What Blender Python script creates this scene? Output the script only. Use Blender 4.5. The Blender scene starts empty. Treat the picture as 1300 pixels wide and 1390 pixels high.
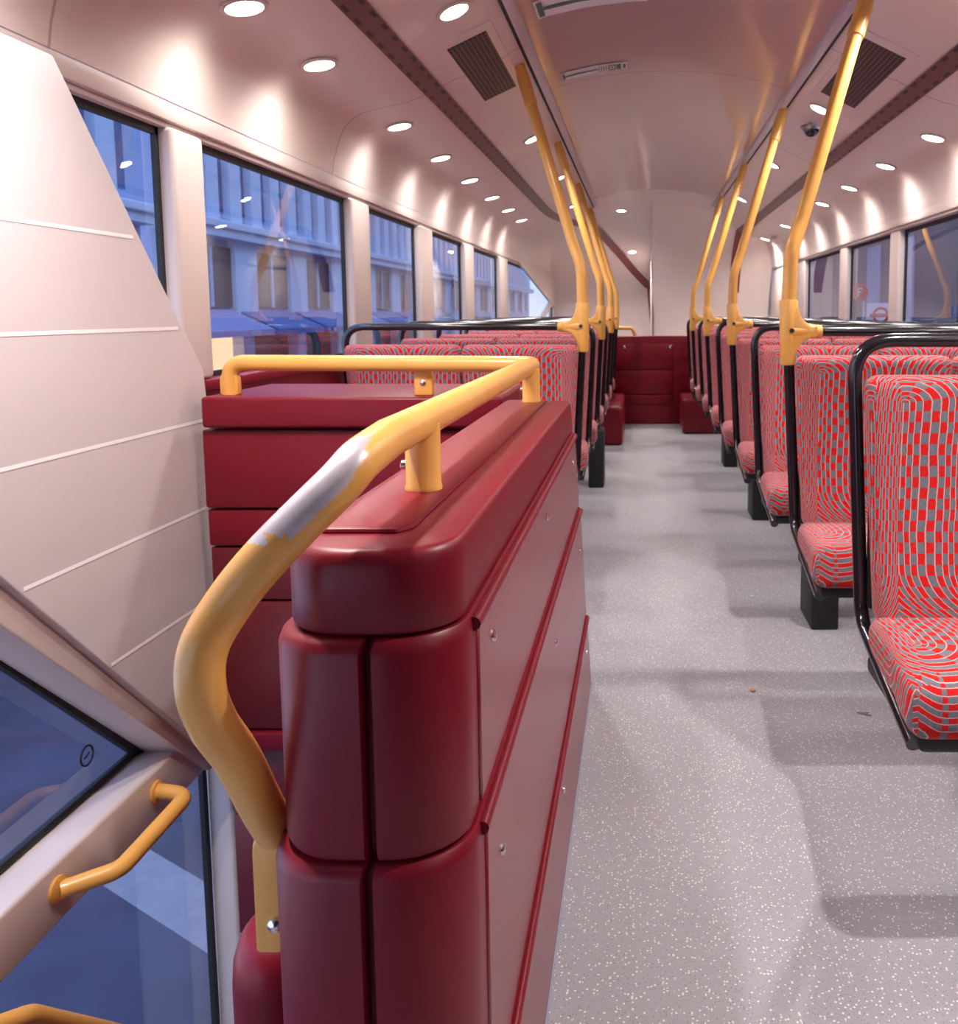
import bpy, bmesh, math, random
from mathutils import Vector, Matrix
random.seed(7)
C = bpy.context.scene.collection
PI = math.pi
XC = 0.12            # centre line of the bus; the camera stands a little left of it
GAP = 0.762          # seat pitch

# ------------------------------------------------------------------ helpers
def link(name, me, mat=None, parent=None):
    o = bpy.data.objects.new(name, me)
    C.objects.link(o)
    if parent is not None: o.parent = parent
    if mat is not None and me is not None: me.materials.append(mat)
    return o

def obj(name, bm, mat, parent=None, smooth=True, angle=40):
    bmesh.ops.recalc_face_normals(bm, faces=bm.faces)
    me = bpy.data.meshes.new(name)
    bm.to_mesh(me); bm.free()
    if smooth:
        for p in me.polygons: p.use_smooth = True
        try: me.set_sharp_from_angle(angle=math.radians(angle))
        except Exception: pass
    return link(name, me, mat, parent)

def tag(o, label=None, cat=None, group=None, kind=None):
    if label: o['label'] = label
    if cat: o['category'] = cat
    if group: o['group'] = group
    if kind: o['kind'] = kind
    return o

def thing(name, label, cat, loc=(0, 0, 0), group=None):
    o = bpy.data.objects.new(name, None); C.objects.link(o)
    o.location = loc; o.empty_display_size = .05
    return tag(o, label, cat, group)

def struct(name, bm, mat, parent=None, **k):
    o = obj(name, bm, mat, parent, **k)
    if parent is None: o['kind'] = 'structure'
    return o

def struct_empty(name):
    o = bpy.data.objects.new(name, None); C.objects.link(o); o['kind'] = 'structure'; return o

def NB(): return bmesh.new()

def box(bm, x0, x1, y0, y1, z0, z1, bev=0, seg=2):
    m = Matrix.Translation(((x0+x1)/2, (y0+y1)/2, (z0+z1)/2)) @ Matrix.Diagonal((abs(x1-x0), abs(y1-y0), abs(z1-z0), 1))
    r = bmesh.ops.create_cube(bm, size=1, matrix=m)
    if bev > 0:
        es = list({e for v in r['verts'] for e in v.link_edges})
        bmesh.ops.bevel(bm, geom=es, offset=bev, segments=seg, profile=.5, affect='EDGES')
    return bm

def fillet(pts, radii, n=7):
    P = [Vector(p) for p in pts]; out = [P[0]]
    for i in range(1, len(P)-1):
        a, b, c = P[i-1], P[i], P[i+1]
        r = radii if not isinstance(radii, (list, tuple)) else radii[i-1]
        d1, d2 = (a-b), (c-b)
        ang = d1.angle(d2)
        if r <= 0 or ang > PI-.02: out.append(b); continue
        t = min(r/math.tan(ang/2), d1.length*.49, d2.length*.49)
        p1, p2 = b+d1.normalized()*t, b+d2.normalized()*t
        for k in range(n+1):
            s = k/n
            out.append(p1*(1-s)**2 + b*2*s*(1-s) + p2*s*s)
    out.append(P[-1])
    return out

def catmull(pts, n=6):
    P = [Vector(p) for p in pts]
    P = [P[0]*2-P[1]] + P + [P[-1]*2-P[-2]]
    out = []
    for i in range(1, len(P)-2):
        for k in range(n):
            t = k/n
            out.append(.5*((2*P[i]) + (P[i+1]-P[i-1])*t + (2*P[i-1]-5*P[i]+4*P[i+1]-P[i+2])*t*t + (3*P[i]-P[i-1]-3*P[i+1]+P[i+2])*t**3))
    out.append(P[-2])
    return out

def tube(bm, pts, r, n=16, caps=True):
    P = [Vector(p) for p in pts]
    R = r if isinstance(r, (list, tuple)) else [r]*len(P)
    T = []
    for i in range(len(P)):
        a = P[max(i-1, 0)]; b = P[min(i+1, len(P)-1)]
        T.append((b-a).normalized())
    up = Vector((0, 0, 1)) if abs(T[0].z) < .9 else Vector((0, 1, 0))
    u = T[0].cross(up).normalized()
    rings = []
    for i, p in enumerate(P):
        u = (u - T[i]*u.dot(T[i])).normalized()
        v = T[i].cross(u)
        rings.append([bm.verts.new(p + (u*math.cos(2*PI*k/n) + v*math.sin(2*PI*k/n))*R[i]) for k in range(n)])
    for a, b in zip(rings, rings[1:]):
        for k in range(n): bm.faces.new((a[k], a[(k+1) % n], b[(k+1) % n], b[k]))
    if caps: bm.faces.new(rings[0][::-1]); bm.faces.new(rings[-1])
    return bm

def lathe(bm, prof, o=(0, 0, 0), axis='Z', n=24):
    o = Vector(o); rings = []
    for r, h in prof:
        ring = []
        for k in range(n):
            a = 2*PI*k/n; c, s = r*math.cos(a), r*math.sin(a)
            p = {'Z': (c, s, h), 'X': (h, c, s), 'Y': (c, h, s)}[axis]
            ring.append(bm.verts.new(o+Vector(p)))
        rings.append(ring)
    for a, b in zip(rings, rings[1:]):
        for k in range(n): bm.faces.new((a[k], a[(k+1) % n], b[(k+1) % n], b[k]))
    bm.faces.new(rings[0][::-1]); bm.faces.new(rings[-1])
    return bm

def prism(bm, poly, axis, a0, a1):
    """poly: 2-D points; axis X -> (y,z), Y -> (x,z), Z -> (x,y)"""
    def P(p, a): return {'X': (a, p[0], p[1]), 'Y': (p[0], a, p[1]), 'Z': (p[0], p[1], a)}[axis]
    A = [bm.verts.new(P(p, a0)) for p in poly]; B = [bm.verts.new(P(p, a1)) for p in poly]
    n = len(poly)
    bm.faces.new(A); bm.faces.new(B[::-1])
    for i in range(n): bm.faces.new((A[i], B[i], B[(i+1) % n], A[(i+1) % n]))
    return bm

def bevel_all(bm, w, seg=2, ang=30):
    bmesh.ops.recalc_face_normals(bm, faces=bm.faces)
    es = [e for e in bm.edges if len(e.link_faces) == 2 and e.calc_face_angle(0) > math.radians(ang)]
    bmesh.ops.bevel(bm, geom=es, offset=w, segments=seg, profile=.5, affect='EDGES')
    return bm

def loft(bm, rings, cap0=True, cap1=True):
    R = [[bm.verts.new(p) for p in r] for r in rings]
    n = len(R[0])
    for a, b in zip(R, R[1:]):
        for k in range(n): bm.faces.new((a[k], a[(k+1) % n], b[(k+1) % n], b[k]))
    if cap0: bm.faces.new(R[0][::-1])
    if cap1: bm.faces.new(R[-1])
    return bm

def copy_tree(o, parent=None):
    c = o.copy(); C.objects.link(c)
    if parent is not None: c.parent = parent
    for ch in list(o.children): copy_tree(ch, c)
    return c

# ------------------------------------------------------------------ materials
class G:
    def __init__(s, name):
        s.m = bpy.data.materials.new(name); s.m.use_nodes = True
        s.t = s.m.node_tree; s.n = s.t.nodes; s.l = s.t.links
        s.b = s.n['Principled BSDF']; s.out = s.n['Material Output']
    def node(s, typ, **k):
        x = s.n.new(typ)
        for a, v in k.items(): setattr(x, a, v)
        return x
    def inp(s, sock, v):
        if hasattr(v, 'is_output'): s.l.new(v, sock)
        else: sock.default_value = v
    def M(s, op, a, b=0.0, c=0.0, clamp=False):
        x = s.node('ShaderNodeMath', operation=op, use_clamp=clamp)
        s.inp(x.inputs[0], a); s.inp(x.inputs[1], b); s.inp(x.inputs[2], c)
        return x.outputs[0]
    def mix(s, f, a, b):
        x = s.node('ShaderNodeMix', data_type='RGBA')
        s.inp(x.inputs['Factor'], f)
        s.inp(x.inputs[6], a if hasattr(a, 'is_output') else (*a, 1)[:4])
        s.inp(x.inputs[7], b if hasattr(b, 'is_output') else (*b, 1)[:4])
        return x.outputs[2]
    def noise(s, scale, detail=2, rough=.5, vec=None, coord='Object'):
        tc = s.node('ShaderNodeTexCoord')
        x = s.node('ShaderNodeTexNoise'); x.inputs['Scale'].default_value = scale
        x.inputs['Detail'].default_value = detail; x.inputs['Roughness'].default_value = rough
        s.l.new(vec if vec is not None else tc.outputs[coord], x.inputs['Vector'])
        return x.outputs['Fac']
    def bump(s, h, strength=.2, dist=.002):
        x = s.node('ShaderNodeBump'); x.inputs['Strength'].default_value = strength; x.inputs['Distance'].default_value = dist
        s.l.new(h, x.inputs['Height']); s.l.new(x.outputs[0], s.b.inputs['Normal'])
    def set(s, **k):
        for a, v in k.items(): s.inp(s.b.inputs[a.replace('_', ' ')], v)

def plain(name, col, rough=.5, metal=0, coat=0, var=.06, nscale=6, bump=0, bscale=400, spec=.5):
    g = G(name)
    f = g.noise(nscale, 3)
    hi = tuple(min(1, c*(1+var)) for c in col); lo = tuple(c*(1-var) for c in col)
    g.l.new(g.mix(f, lo, hi), g.b.inputs['Base Color'])
    g.set(Roughness=rough, Metallic=metal)
    g.b.inputs['Coat Weight'].default_value = coat; g.b.inputs['Coat Roughness'].default_value = .12
    g.b.inputs['Specular IOR Level'].default_value = spec
    if bump: g.bump(g.noise(bscale, 2), bump, .001)
    return g.m

def emis(name, col, st):
    g = G(name); g.set(Base_Color=(*col, 1)); g.set(Emission_Color=(*col, 1), Emission_Strength=st)
    return g.m

M = {}
M['cream'] = plain('cream panel', (.74, .63, .58), .42, bump=.05, bscale=700, var=.02)
M['cream_smooth'] = plain('cream window frame', (.70, .59, .54), .38, var=.03)
M['stair_cream'] = plain('cream stair panel', (.62, .545, .55), .45, bump=.06, bscale=600, var=.02)
M['groove'] = plain('pale groove', (.95, .93, .92), .4, var=.02)
M['red'] = plain('dark red plastic', (.175, .006, .016), .36, bump=.10, bscale=900, var=.10, nscale=3, spec=.3)
M['red_panel'] = plain('dark red side panel', (.21, .014, .026), .27, bump=.06, bscale=700, var=.10, nscale=3, spec=.7)
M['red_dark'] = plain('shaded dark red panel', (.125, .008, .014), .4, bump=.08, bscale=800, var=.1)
M['black'] = plain('black enamel tube', (.012, .012, .016), .16, var=.1, coat=.5)
M['black_matte'] = plain('black rubber', (.012, .012, .013), .6, var=.1)
M['steel'] = plain('brushed steel', (.62, .6, .6), .28, metal=1, var=.05)
M['chrome'] = plain('chrome screw', (.75, .73, .72), .2, metal=1, var=.03)
M['vent_black'] = plain('vent opening', (.02, .015, .014), .7)
M['lamp'] = emis('lit lamp lens', (1, .95, .9), 14)
M['dome_black'] = plain('smoked dome', (.02, .018, .018), .1, coat=.5)
M['white'] = plain('white sign face', (.78, .74, .76), .4, var=.02)
M['green_ink'] = plain('green print', (.05, .14, .09), .5)
M['sign_red'] = plain('red sign face', (.62, .03, .04), .4, var=.02)
M['crumb'] = plain('brown crumb', (.45, .22, .08), .7)
M['paper'] = plain('blue paper scrap', (.35, .55, .8), .6)
M['twig'] = plain('grey scrap', (.2, .17, .17), .7)

# yellow rail paint, and the same with the worn bare patch at the bend
def yellow(worn):
    g = G('yellow rail paint worn' if worn else 'yellow rail paint')
    f = g.noise(14, 3)
    col = g.mix(f, (.76, .37, .075), (.86, .45, .11))
    rough = .34
    if worn:
        tc = g.node('ShaderNodeTexCoord'); sx = g.node('ShaderNodeSeparateXYZ'); g.l.new(tc.outputs['Object'], sx.inputs[0])
        y, z = sx.outputs['Y'], sx.outputs['Z']
        n = g.noise(38, 4, .65)
        dy = g.M('DIVIDE', g.M('SUBTRACT', y, .692), .062)
        dz = g.M('DIVIDE', g.M('SUBTRACT', z, .893), .040)
        d = g.M('ADD', g.M('MULTIPLY', dy, dy), g.M('MULTIPLY', dz, dz))
        d = g.M('ADD', d, g.M('MULTIPLY', g.M('SUBTRACT', n, .5), 2.6))
        ge = g.node('ShaderNodeNewGeometry'); dt = g.node('ShaderNodeVectorMath', operation='DOT_PRODUCT')
        g.l.new(ge.outputs['Normal'], dt.inputs[0]); dt.inputs[1].default_value = (-.35, -.75, .56)
        top = g.M('ADD', dt.outputs['Value'], g.M('MULTIPLY', g.M('SUBTRACT', n, .5), .7))
        mask = g.M('MULTIPLY', g.M('LESS_THAN', d, 1.0), g.M('MULTIPLY', g.M('SUBTRACT', top, .40), 9, clamp=True))
        metal = g.mix(g.noise(50, 3), (.50, .44, .43), (.80, .76, .84))
        col = g.mix(mask, col, metal)
        g.l.new(g.M('MULTIPLY', mask, .35), g.b.inputs['Metallic'])
    g.l.new(col, g.b.inputs['Base Color'])
    g.set(Roughness=rough); g.b.inputs['Coat Weight'].default_value = .15
    g.bump(g.noise(220, 2), .05, .001)
    return g.m
M['yellow'] = yellow(False); M['yellow_worn'] = yellow(True)

# glass: thin pane, clear with a fresnel mirror
def glass(name, tint, extra):
    g = G(name)
    tr = g.node('ShaderNodeBsdfTransparent'); tr.inputs[0].default_value = (*tint, 1)
    gl = g.node('ShaderNodeBsdfGlossy'); gl.inputs['Roughness'].default_value = .015; gl.inputs[0].default_value = (1, 1, 1, 1)
    lw = g.node('ShaderNodeLayerWeight'); lw.inputs['Blend'].default_value = .5
    f = g.M('ADD', g.M('MULTIPLY', g.M('POWER', lw.outputs['Facing'], 4.0), .85), .065+extra, clamp=True)
    wob = g.noise(1.2, 1)
    bp = g.node('ShaderNodeBump'); bp.inputs['Strength'].default_value = .05; bp.inputs['Distance'].default_value = .05
    g.l.new(wob, bp.inputs['Height']); g.l.new(bp.outputs[0], gl.inputs['Normal'])
    mx = g.node('ShaderNodeMixShader'); g.l.new(f, mx.inputs[0]); g.l.new(tr.outputs[0], mx.inputs[1]); g.l.new(gl.outputs[0], mx.inputs[2])
    g.l.new(mx.outputs[0], g.out.inputs[0])
    return g.m
M['glass'] = glass('window glass', (.92, .94, .97), .015)
M['glass_dark'] = glass('tinted window glass', (.80, .78, .84), .05)

# floor: grey safety vinyl with pale flecks
def floor_mat():
    g = G('grey flecked vinyl floor')
    base = g.mix(g.noise(2.2, 4), (.335, .328, .365), (.40, .393, .43))
    base = g.mix(g.M('MULTIPLY', g.noise(160, 2), .5), base, (.27, .255, .27))
    tc = g.node('ShaderNodeTexCoord')
    for sc, thr, col in ((170, .16, (.80, .76, .72)), (260, .13, (.16, .15, .155))):
        vo = g.node('ShaderNodeTexVoronoi'); vo.inputs['Scale'].default_value = sc
        g.l.new(tc.outputs['Object'], vo.inputs['Vector'])
        sp = g.node('ShaderNodeSeparateColor'); g.l.new(vo.outputs['Color'], sp.inputs[0])
        msk = g.M('MULTIPLY', g.M('LESS_THAN', vo.outputs['Distance'], thr*2), g.M('GREATER_THAN', sp.outputs[0], .62))
        base = g.mix(g.M('MULTIPLY', msk, .85), base, col)
    g.l.new(base, g.b.inputs['Base Color'])
    g.set(Roughness=.5); g.bump(g.noise(500, 2), .15, .001)
    return g.m
M['floor'] = floor_mat()

# ceiling: cream with thin seams at fixed stations along the bus
def ceil_mat(name, col, rough, seams, coat=0):
    g = G(name)
    tc = g.node('ShaderNodeTexCoord'); sx = g.node('ShaderNodeSeparateXYZ'); g.l.new(tc.outputs['Object'], sx.inputs[0])
    y = sx.outputs['Y']; m = 0.0
    for s in seams:
        m = g.M('MAXIMUM', m, g.M('LESS_THAN', g.M('ABSOLUTE', g.M('SUBTRACT', y, s)), .004))
    c = g.mix(g.noise(3, 2), tuple(k*.985 for k in col), col)
    c = g.mix(g.M('MULTIPLY', m, .55), c, (.2, .13, .12))
    g.l.new(c, g.b.inputs['Base Color']); g.set(Roughness=rough)
    g.b.inputs['Coat Weight'].default_value = coat; g.b.inputs['Coat Roughness'].default_value = .08
    g.bump(g.noise(500, 2), .03, .001)
    return g.m
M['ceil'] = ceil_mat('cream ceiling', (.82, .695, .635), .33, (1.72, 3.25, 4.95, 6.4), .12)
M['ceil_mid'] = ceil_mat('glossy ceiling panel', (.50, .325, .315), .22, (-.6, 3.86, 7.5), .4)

M['lip'] = plain('pale mauve lip', (.55, .44, .47), .3, var=.03)
# red-brown perforated channel, slots along both edges (UV: along, across)
def channel():
    g = G('brown slotted channel')
    uv = g.node('ShaderNodeUVMap'); sx = g.node('ShaderNodeSeparateXYZ'); g.l.new(uv.outputs[0], sx.inputs[0])
    u, v = sx.outputs['X'], sx.outputs['Y']
    du = g.M('LESS_THAN', g.M('FRACT', g.M('DIVIDE', u, .105)), .46)
    e = g.M('ABSOLUTE', v)
    dv = g.M('MULTIPLY', g.M('GREATER_THAN', e, .50), g.M('LESS_THAN', e, .84))
    rim = g.M('GREATER_THAN', e, .95)
    c = g.mix(g.noise(5, 2), (.13, .058, .056), (.17, .072, .068))
    c = g.mix(rim, c, (.30, .20, .19)); c = g.mix(g.M('GREATER_THAN', u, 9.6), c, (.20, .035, .03))
    lim = g.M('LESS_THAN', u, 9.4)
    c = g.mix(g.M('MULTIPLY', g.M('MULTIPLY', du, dv), lim), c, (.006, .005, .005))
    g.l.new(c, g.b.inputs['Base Color']); g.set(Roughness=.38)
    return g.m
M['channel'] = channel()

# vent grille: dark cells between fine bars (UV in metres)
def grille():
    g = G('perforated grille')
    uv = g.node('ShaderNodeUVMap'); sx = g.node('ShaderNodeSeparateXYZ'); g.l.new(uv.outputs[0], sx.inputs[0])
    a = g.M('LESS_THAN', g.M('FRACT', g.M('DIVIDE', sx.outputs['X'], .0139)), .66)
    b = g.M('LESS_THAN', g.M('FRACT', g.M('DIVIDE', sx.outputs['Y'], .026)), .86)
    c = g.mix(g.M('MULTIPLY', a, b), (.13, .08, .076), (.003, .002, .002))
    g.l.new(c, g.b.inputs['Base Color']); g.set(Roughness=.5)
    return g.m
M['grille'] = grille()

# seat moquette: small red and grey checks that bend into arches, thin cream lines.
# UV: x = distance from the outer edge of the double seat, y = height (or depth) in metres
def moquette(name, half, x0, vt, vb, kt, kb, rowh):
    g = G(name)
    uv = g.node('ShaderNodeUVMap'); sx = g.node('ShaderNodeSeparateXYZ'); g.l.new(uv.outputs[0], sx.inputs[0])
    n1 = g.noise(140, 2, vec=uv.outputs[0]); n0 = g.noise(9, 1, vec=uv.outputs[0])
    jit = g.M('ADD', g.M('MULTIPLY', g.M('SUBTRACT', n1, .5), .0022), g.M('MULTIPLY', g.M('SUBTRACT', n0, .5), .012))
    e = sx.outputs['X']; v = sx.outputs['Y']
    t = g.M('SUBTRACT', e, x0); w = g.M('SUBTRACT', half, e)
    inner = g.M('MINIMUM', t, g.M('ADD', g.M('ABSOLUTE', w), .004))
    fine = g.M('MULTIPLY', t, -2.6)                      # squeezed stripes towards the outer edge
    m = g.M('MAXIMUM', inner, fine)
    far = g.M('LESS_THAN', e, x0-.052)
    m = g.M('ADD', g.M('MULTIPLY', g.M('SUBTRACT', 1.0, far), m), g.M('MULTIPLY', far, g.M('ABSOLUTE', e)))
    yt = g.M('MAXIMUM', g.M('SUBTRACT', v, vt), 0.0); yb = g.M('MAXIMUM', g.M('SUBTRACT', vb, v), 0.0)
    ky = g.M('MULTIPLY', yt, kt)
    p = g.M('SQRT', g.M('ADD', g.M('MULTIPLY', m, m), g.M('MULTIPLY', ky, ky)))
    p = g.M('SUBTRACT', p, g.M('MULTIPLY', g.M('MULTIPLY', yb, yb), kb))
    p = g.M('ADD', p, jit)
    ang = g.M('MULTIPLY', g.M('ARCTAN2', yt, g.M('MAXIMUM', m, .004)), .045)
    q = g.M('ADD', g.M('MINIMUM', v, vt), ang)
    pw = g.M('ADD', p, g.M('MULTIPLY', g.M('SINE', g.M('MULTIPLY', p, 60)), .0045))
    a = g.M('DIVIDE', pw, .0128); b = g.M('DIVIDE', q, rowh)
    sel = g.M('FLOORED_MODULO', g.M('ADD', g.M('FLOOR', a), g.M('FLOOR', b)), 2.0)
    ln = g.M('LESS_THAN', g.M('FRACT', a), .13)
    red = g.mix(n1, (.50, .005, .010), (.70, .020, .014))
    grey = g.mix(n1, (.125, .13, .155), (.20, .205, .235))
    c = g.mix(sel, red, grey)
    c = g.mix(g.M('MULTIPLY', ln, .75), c, (.70, .50, .46))
    g.l.new(c, g.b.inputs['Base Color'])
    g.set(Roughness=.9); g.b.inputs['Sheen Weight'].default_value = .22; g.b.inputs['Sheen Roughness'].default_value = .4
    g.b.inputs['Sheen Tint'].default_value = (1, .72, .70, 1)
    g.b.inputs['Specular IOR Level'].default_value = .2
    g.bump(g.noise(900, 2), .4, .0015)
    return g.m
M['moq_back'] = moquette('seat back moquette', .4425, .075, .864, .55, 1.6, 9.0, .0207)
M['moq_seat'] = moquette('seat cushion moquette', .4425, .055, .20, -.5, 1.0, 0, .0207)

# outside
M['asphalt'] = plain('street asphalt', (.060, .064, .105), .75, var=.7, nscale=1.3, bump=.5, bscale=60)
M['pave'] = plain('pale pavement', (.30, .33, .42), .8, var=.15)
M['paint'] = plain('road paint', (.30, .31, .36), .7, var=.25, nscale=9)
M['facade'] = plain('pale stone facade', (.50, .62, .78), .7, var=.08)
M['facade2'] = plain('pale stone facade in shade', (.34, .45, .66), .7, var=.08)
M['facade3'] = plain('grey stone facade', (.10, .09, .105), .8, var=.12)
M['win_dark'] = plain('dark window pane', (.035, .045, .07), .45, var=.3, spec=.15)
M['win_blue'] = plain('blue window pane', (.09, .14, .28), .5, var=.3, spec=.2)
M['awning'] = plain('blue canvas awning', (.09, .13, .34), .7, var=.2)
M['fascia'] = plain('lilac shop fascia', (.30, .28, .50), .6, var=.1)
M['shop_lit'] = emis('lit shop window', (1, .74, .42), .8)
M['wall_glow'] = plain('pale lit wall', (.30, .30, .40), .8, var=.1)

# ------------------------------------------------------------------ camera
cam = bpy.data.cameras.new('camera'); co = bpy.data.objects.new('camera', cam); C.objects.link(co)
H = 1.03
co.location = (0, 0, H)
TH = math.atan(126/1200)
co.rotation_euler = (PI/2-TH, 0, 0)
cam.sensor_fit = 'VERTICAL'; cam.sensor_height = 36; cam.sensor_width = 36
cam.lens = 1200/1390*36
cam.shift_x = -(870-650)/1390; cam.shift_y = (550-695)/1390
cam.clip_start = .02
cam.dof.use_dof = True; cam.dof.focus_distance = 1.15; cam.dof.aperture_fstop = 13
bpy.context.scene.camera = co

# ------------------------------------------------------------------ ceiling profile
PROF = [(0, 2.045), (.15, 2.04), (.30, 2.022), (.42, 1.995), (.485, 1.972), (.537, 1.964)]
SIDE = [(.547, 1.965), (.60, 1.940), (.67, 1.908), (.79, 1.851), (.84, 1.824), (.895, 1.797), (.95, 1.777), (1.02, 1.761), (1.07, 1.750), (1.115, 1.738),
        (1.15, 1.720), (1.178, 1.692), (1.198, 1.655), (1.213, 1.61), (1.224, 1.57), (1.231, 1.525)]
FULL = PROF + SIDE
def cross(hw):
    hw = abs(hw)
    for (a, za), (b, zb) in zip(FULL, FULL[1:]):
        if hw <= b: return za + (zb-za)*(hw-a)/(b-a) if b > a else zb
    return FULL[-1][1]
def dome(x, y):
    if x < .115:
        t = (y-7.5)/4.05; return 9 if t <= 0 else 1.0 + 1.04*math.sqrt(max(0, 1-t*t))
    t = (y-7.9)/1.6; return 9 if t <= 0 else .75 + 1.29*math.sqrt(max(0, 1-t*t))
def surf(x, y): return min(cross(x-XC), dome(x, y))

ceil = struct_empty('ceiling')
def sheet(name, xs, ys, mat, parent, lift=0):
    bm = NB(); rows = []
    for y in ys: rows.append([bm.verts.new((x, y, surf(x, y)+lift)) for x in xs])
    for a, b in zip(rows, rows[1:]):
        for i in range(len(xs)-1): bm.faces.new((a[i], a[i+1], b[i+1], b[i]))
    o = obj(name, bm, mat, parent, angle=60)
    return o
Y0 = -2.4
ysA = [Y0 + i*.3 for i in range(34)]
ysA = [y for y in ysA if y < 7.45] + [7.5]
ysB = [7.5 + 4.05*math.sin(PI/2*i/30) for i in range(31)]
ysC = [7.5, 7.9] + [7.9 + 1.6*math.sin(PI/2*i/24) for i in range(1, 25)]
hm = [h for h, z in PROF]; hs = [h for h, z in SIDE]
midx = sorted([XC-h for h in hm] + [XC+h for h in hm[1:]])
# centre panel and rounded shoulders as far as the rear dome
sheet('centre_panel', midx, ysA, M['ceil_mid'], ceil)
sheet('side_panel', [XC-h for h in hs], ysA, M['ceil'], ceil)
sheet('side_panel', [XC+h for h in hs], ysA, M['ceil'], ceil)
lx = sorted([x for x in [XC-h for h in hs+hm] if x < .11] + [.1149])
rx = sorted([x for x in [XC+h for h in hs+hm] if x > .13] + [.1151])
sheet('rear_dome', lx, ysB, M['ceil'], ceil)
sheet('rear_dome', rx, ysC, M['ceil'], ceil)
# step between the two rear domes
bm = NB()
pa = [(y, min(cross(0), dome(.0, y))) for y in ysB]; pb = [(y, min(cross(0), dome(.2, y))) for y in ysC]
poly = pa + [(11.55, -.0)] + [(9.5, -.0)] + pb[::-1][:-1]
vs = [bm.verts.new((.115, y, z)) for y, z in poly]; f = bm.faces.new(vs); bmesh.ops.triangulate(bm, faces=[f])
obj('dome_step', bm, M['cream'], ceil, smooth=False)
# black shadow gaps along the centre panel
for s in (-1, 1):
    bm = NB(); x = XC + s*.542
    box(bm, x-.006, x+.006, Y0, 8.0, 1.955, 1.970)
    obj('shadow_gap', bm, M['vent_black'], ceil, smooth=False)

# pale lips between the centre panel and the shadow gaps
for s in (-1, 1):
    bm = NB(); a, b = sorted((XC+s*.500, XC+s*.534))
    box(bm, a, b, Y0, 7.9, 1.948, 1.974, .004, 2)
    obj('panel_lip', bm, M['lip'], ceil)
# slotted channels
def band(path, hwid, lift, name, mat, parent=None):
    bm = NB(); uvl = bm.loops.layers.uv.new('UVMap')
    L, R, S = [], [], []; s = 0
    for i, p in enumerate(path):
        a = Vector(path[max(i-1, 0)]); b = Vector(path[min(i+1, len(path)-1)])
        d = (b-a).normalized(); nrm = Vector((-d.y, d.x))
        if i: s += (Vector(path[i])-Vector(path[i-1])).length
        S.append(s)
        for sgn, arr in ((1, L), (-1, R)):
            q = Vector(p)+nrm*(hwid+(max(0, min(1, (p[1]-7.6)/1.5))*.022))*sgn
            arr.append((q.x, q.y))
    NV = 5; grid = []
    for i in range(len(path)):
        row = []
        for k in range(NV):
            t = k/(NV-1); x = L[i][0]*(1-t)+R[i][0]*t; y = L[i][1]*(1-t)+R[i][1]*t
            z = surf(x, y) - lift
            row.append((bm.verts.new((x, y, z)), S[i], 1-2*t))
        grid.append(row)
    for a, b in zip(grid, grid[1:]):
        for k in range(NV-1):
            q = (a[k], a[k+1], b[k+1], b[k]); f = bm.faces.new([t[0] for t in q])
            for lp, t in zip(f.loops, q): lp[uvl].uv = (t[1], t[2])
    return obj(name, bm, mat, parent, angle=70)
pl = [(-.735, Y0+i*.25) for i in range(38)] + [(-.725, 7.3), (-.69, 7.8), (-.635, 8.35), (-.56, 8.9), (-.46, 9.5), (-.34, 10.1), (-.21, 10.6), (-.08, 10.98), (.045, 11.22), (.105, 11.3)]
tag(band(pl, .031, .006, 'slotted_channel', M['channel']), 'long brown slotted ceiling channel above the left row of downlights', 'ceiling channel', 'slotted ceiling channels')
prr = [(.975, Y0+i*.25) for i in range(42)]
prr = [p for p in prr if p[1] < 7.85] + [(.975, 7.9+1.6*math.sin(PI/2*i/24)) for i in range(0, 19)]
tag(band(prr, .031, .006, 'slotted_channel', M['channel']), 'brown slotted ceiling channel on the right, above the right-hand windows', 'ceiling channel', 'slotted ceiling channels')

# ------------------------------------------------------------------ side walls and windows
GL, GR = -1.15, 1.41          # glass planes
LW = [(.35, 2.15), (2.30, 3.46), (3.68, 4.52), (4.78, 5.66), (5.95, 7.05), (7.45, 11.4)]
RW = [(.3, 1.62), (1.84, 3.28), (3.50, 4.77), (4.94, 5.98), (6.18, 7.49)]
WT, WB = 1.48, .86
def wall(side, wins, yend):
    bm = NB()
    g = GL if side < 0 else GR
    x0, x1 = (g-.007, g+.04) if side < 0 else (g-.04, g+.007)
    h0, h1 = (g-.03, g+.037) if side < 0 else (g-.057, g+.03)
    box(bm, h0, h1, Y0, yend, WT, 1.535, .006)           # header rail
    box(bm, (h0 if side < 0 else h0+.012), (h1-.012 if side < 0 else h1), Y0, yend, WT-.014, WT, .003)
    ys = [Y0] + [v for w in wins for v in w] + [yend]
    for a, b in zip(ys[::2], ys[1::2]):
        if b-a > .02: box(bm, x0, x1, a, b, WB, WT-.012, .012, 3)
    return bm
struct('wall_left', wall(-1, LW, 11.55), M['cream_smooth'])
struct('wall_right', wall(1, RW, 9.6), M['cream_smooth'])
def pane(n, g, y0, y1, z0, z1, gm):
    w = struct_empty('window_%d' % n)
    s = 1 if g < 0 else -1
    bm = NB(); d = .014
    for (a, b, c, e) in ((y0, y1, z0, z0+d), (y0, y1, z1-d*1.6, z1), (y0, y0+d, z0, z1), (y1-d, y1, z0, z1)):
        box(bm, g-.006, g+.006, a, b, c, e)
    obj('window_seal', bm, M['black_matte'], w, smooth=False)
    bm = NB(); vs = [bm.verts.new((g+.0*s, a, b)) for a, b in ((y0, z0), (y1, z0), (y1, z1), (y0, z1))]; bm.faces.new(vs)
    obj('pane', bm, gm, w, smooth=False)
    return w
n = 0
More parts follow.
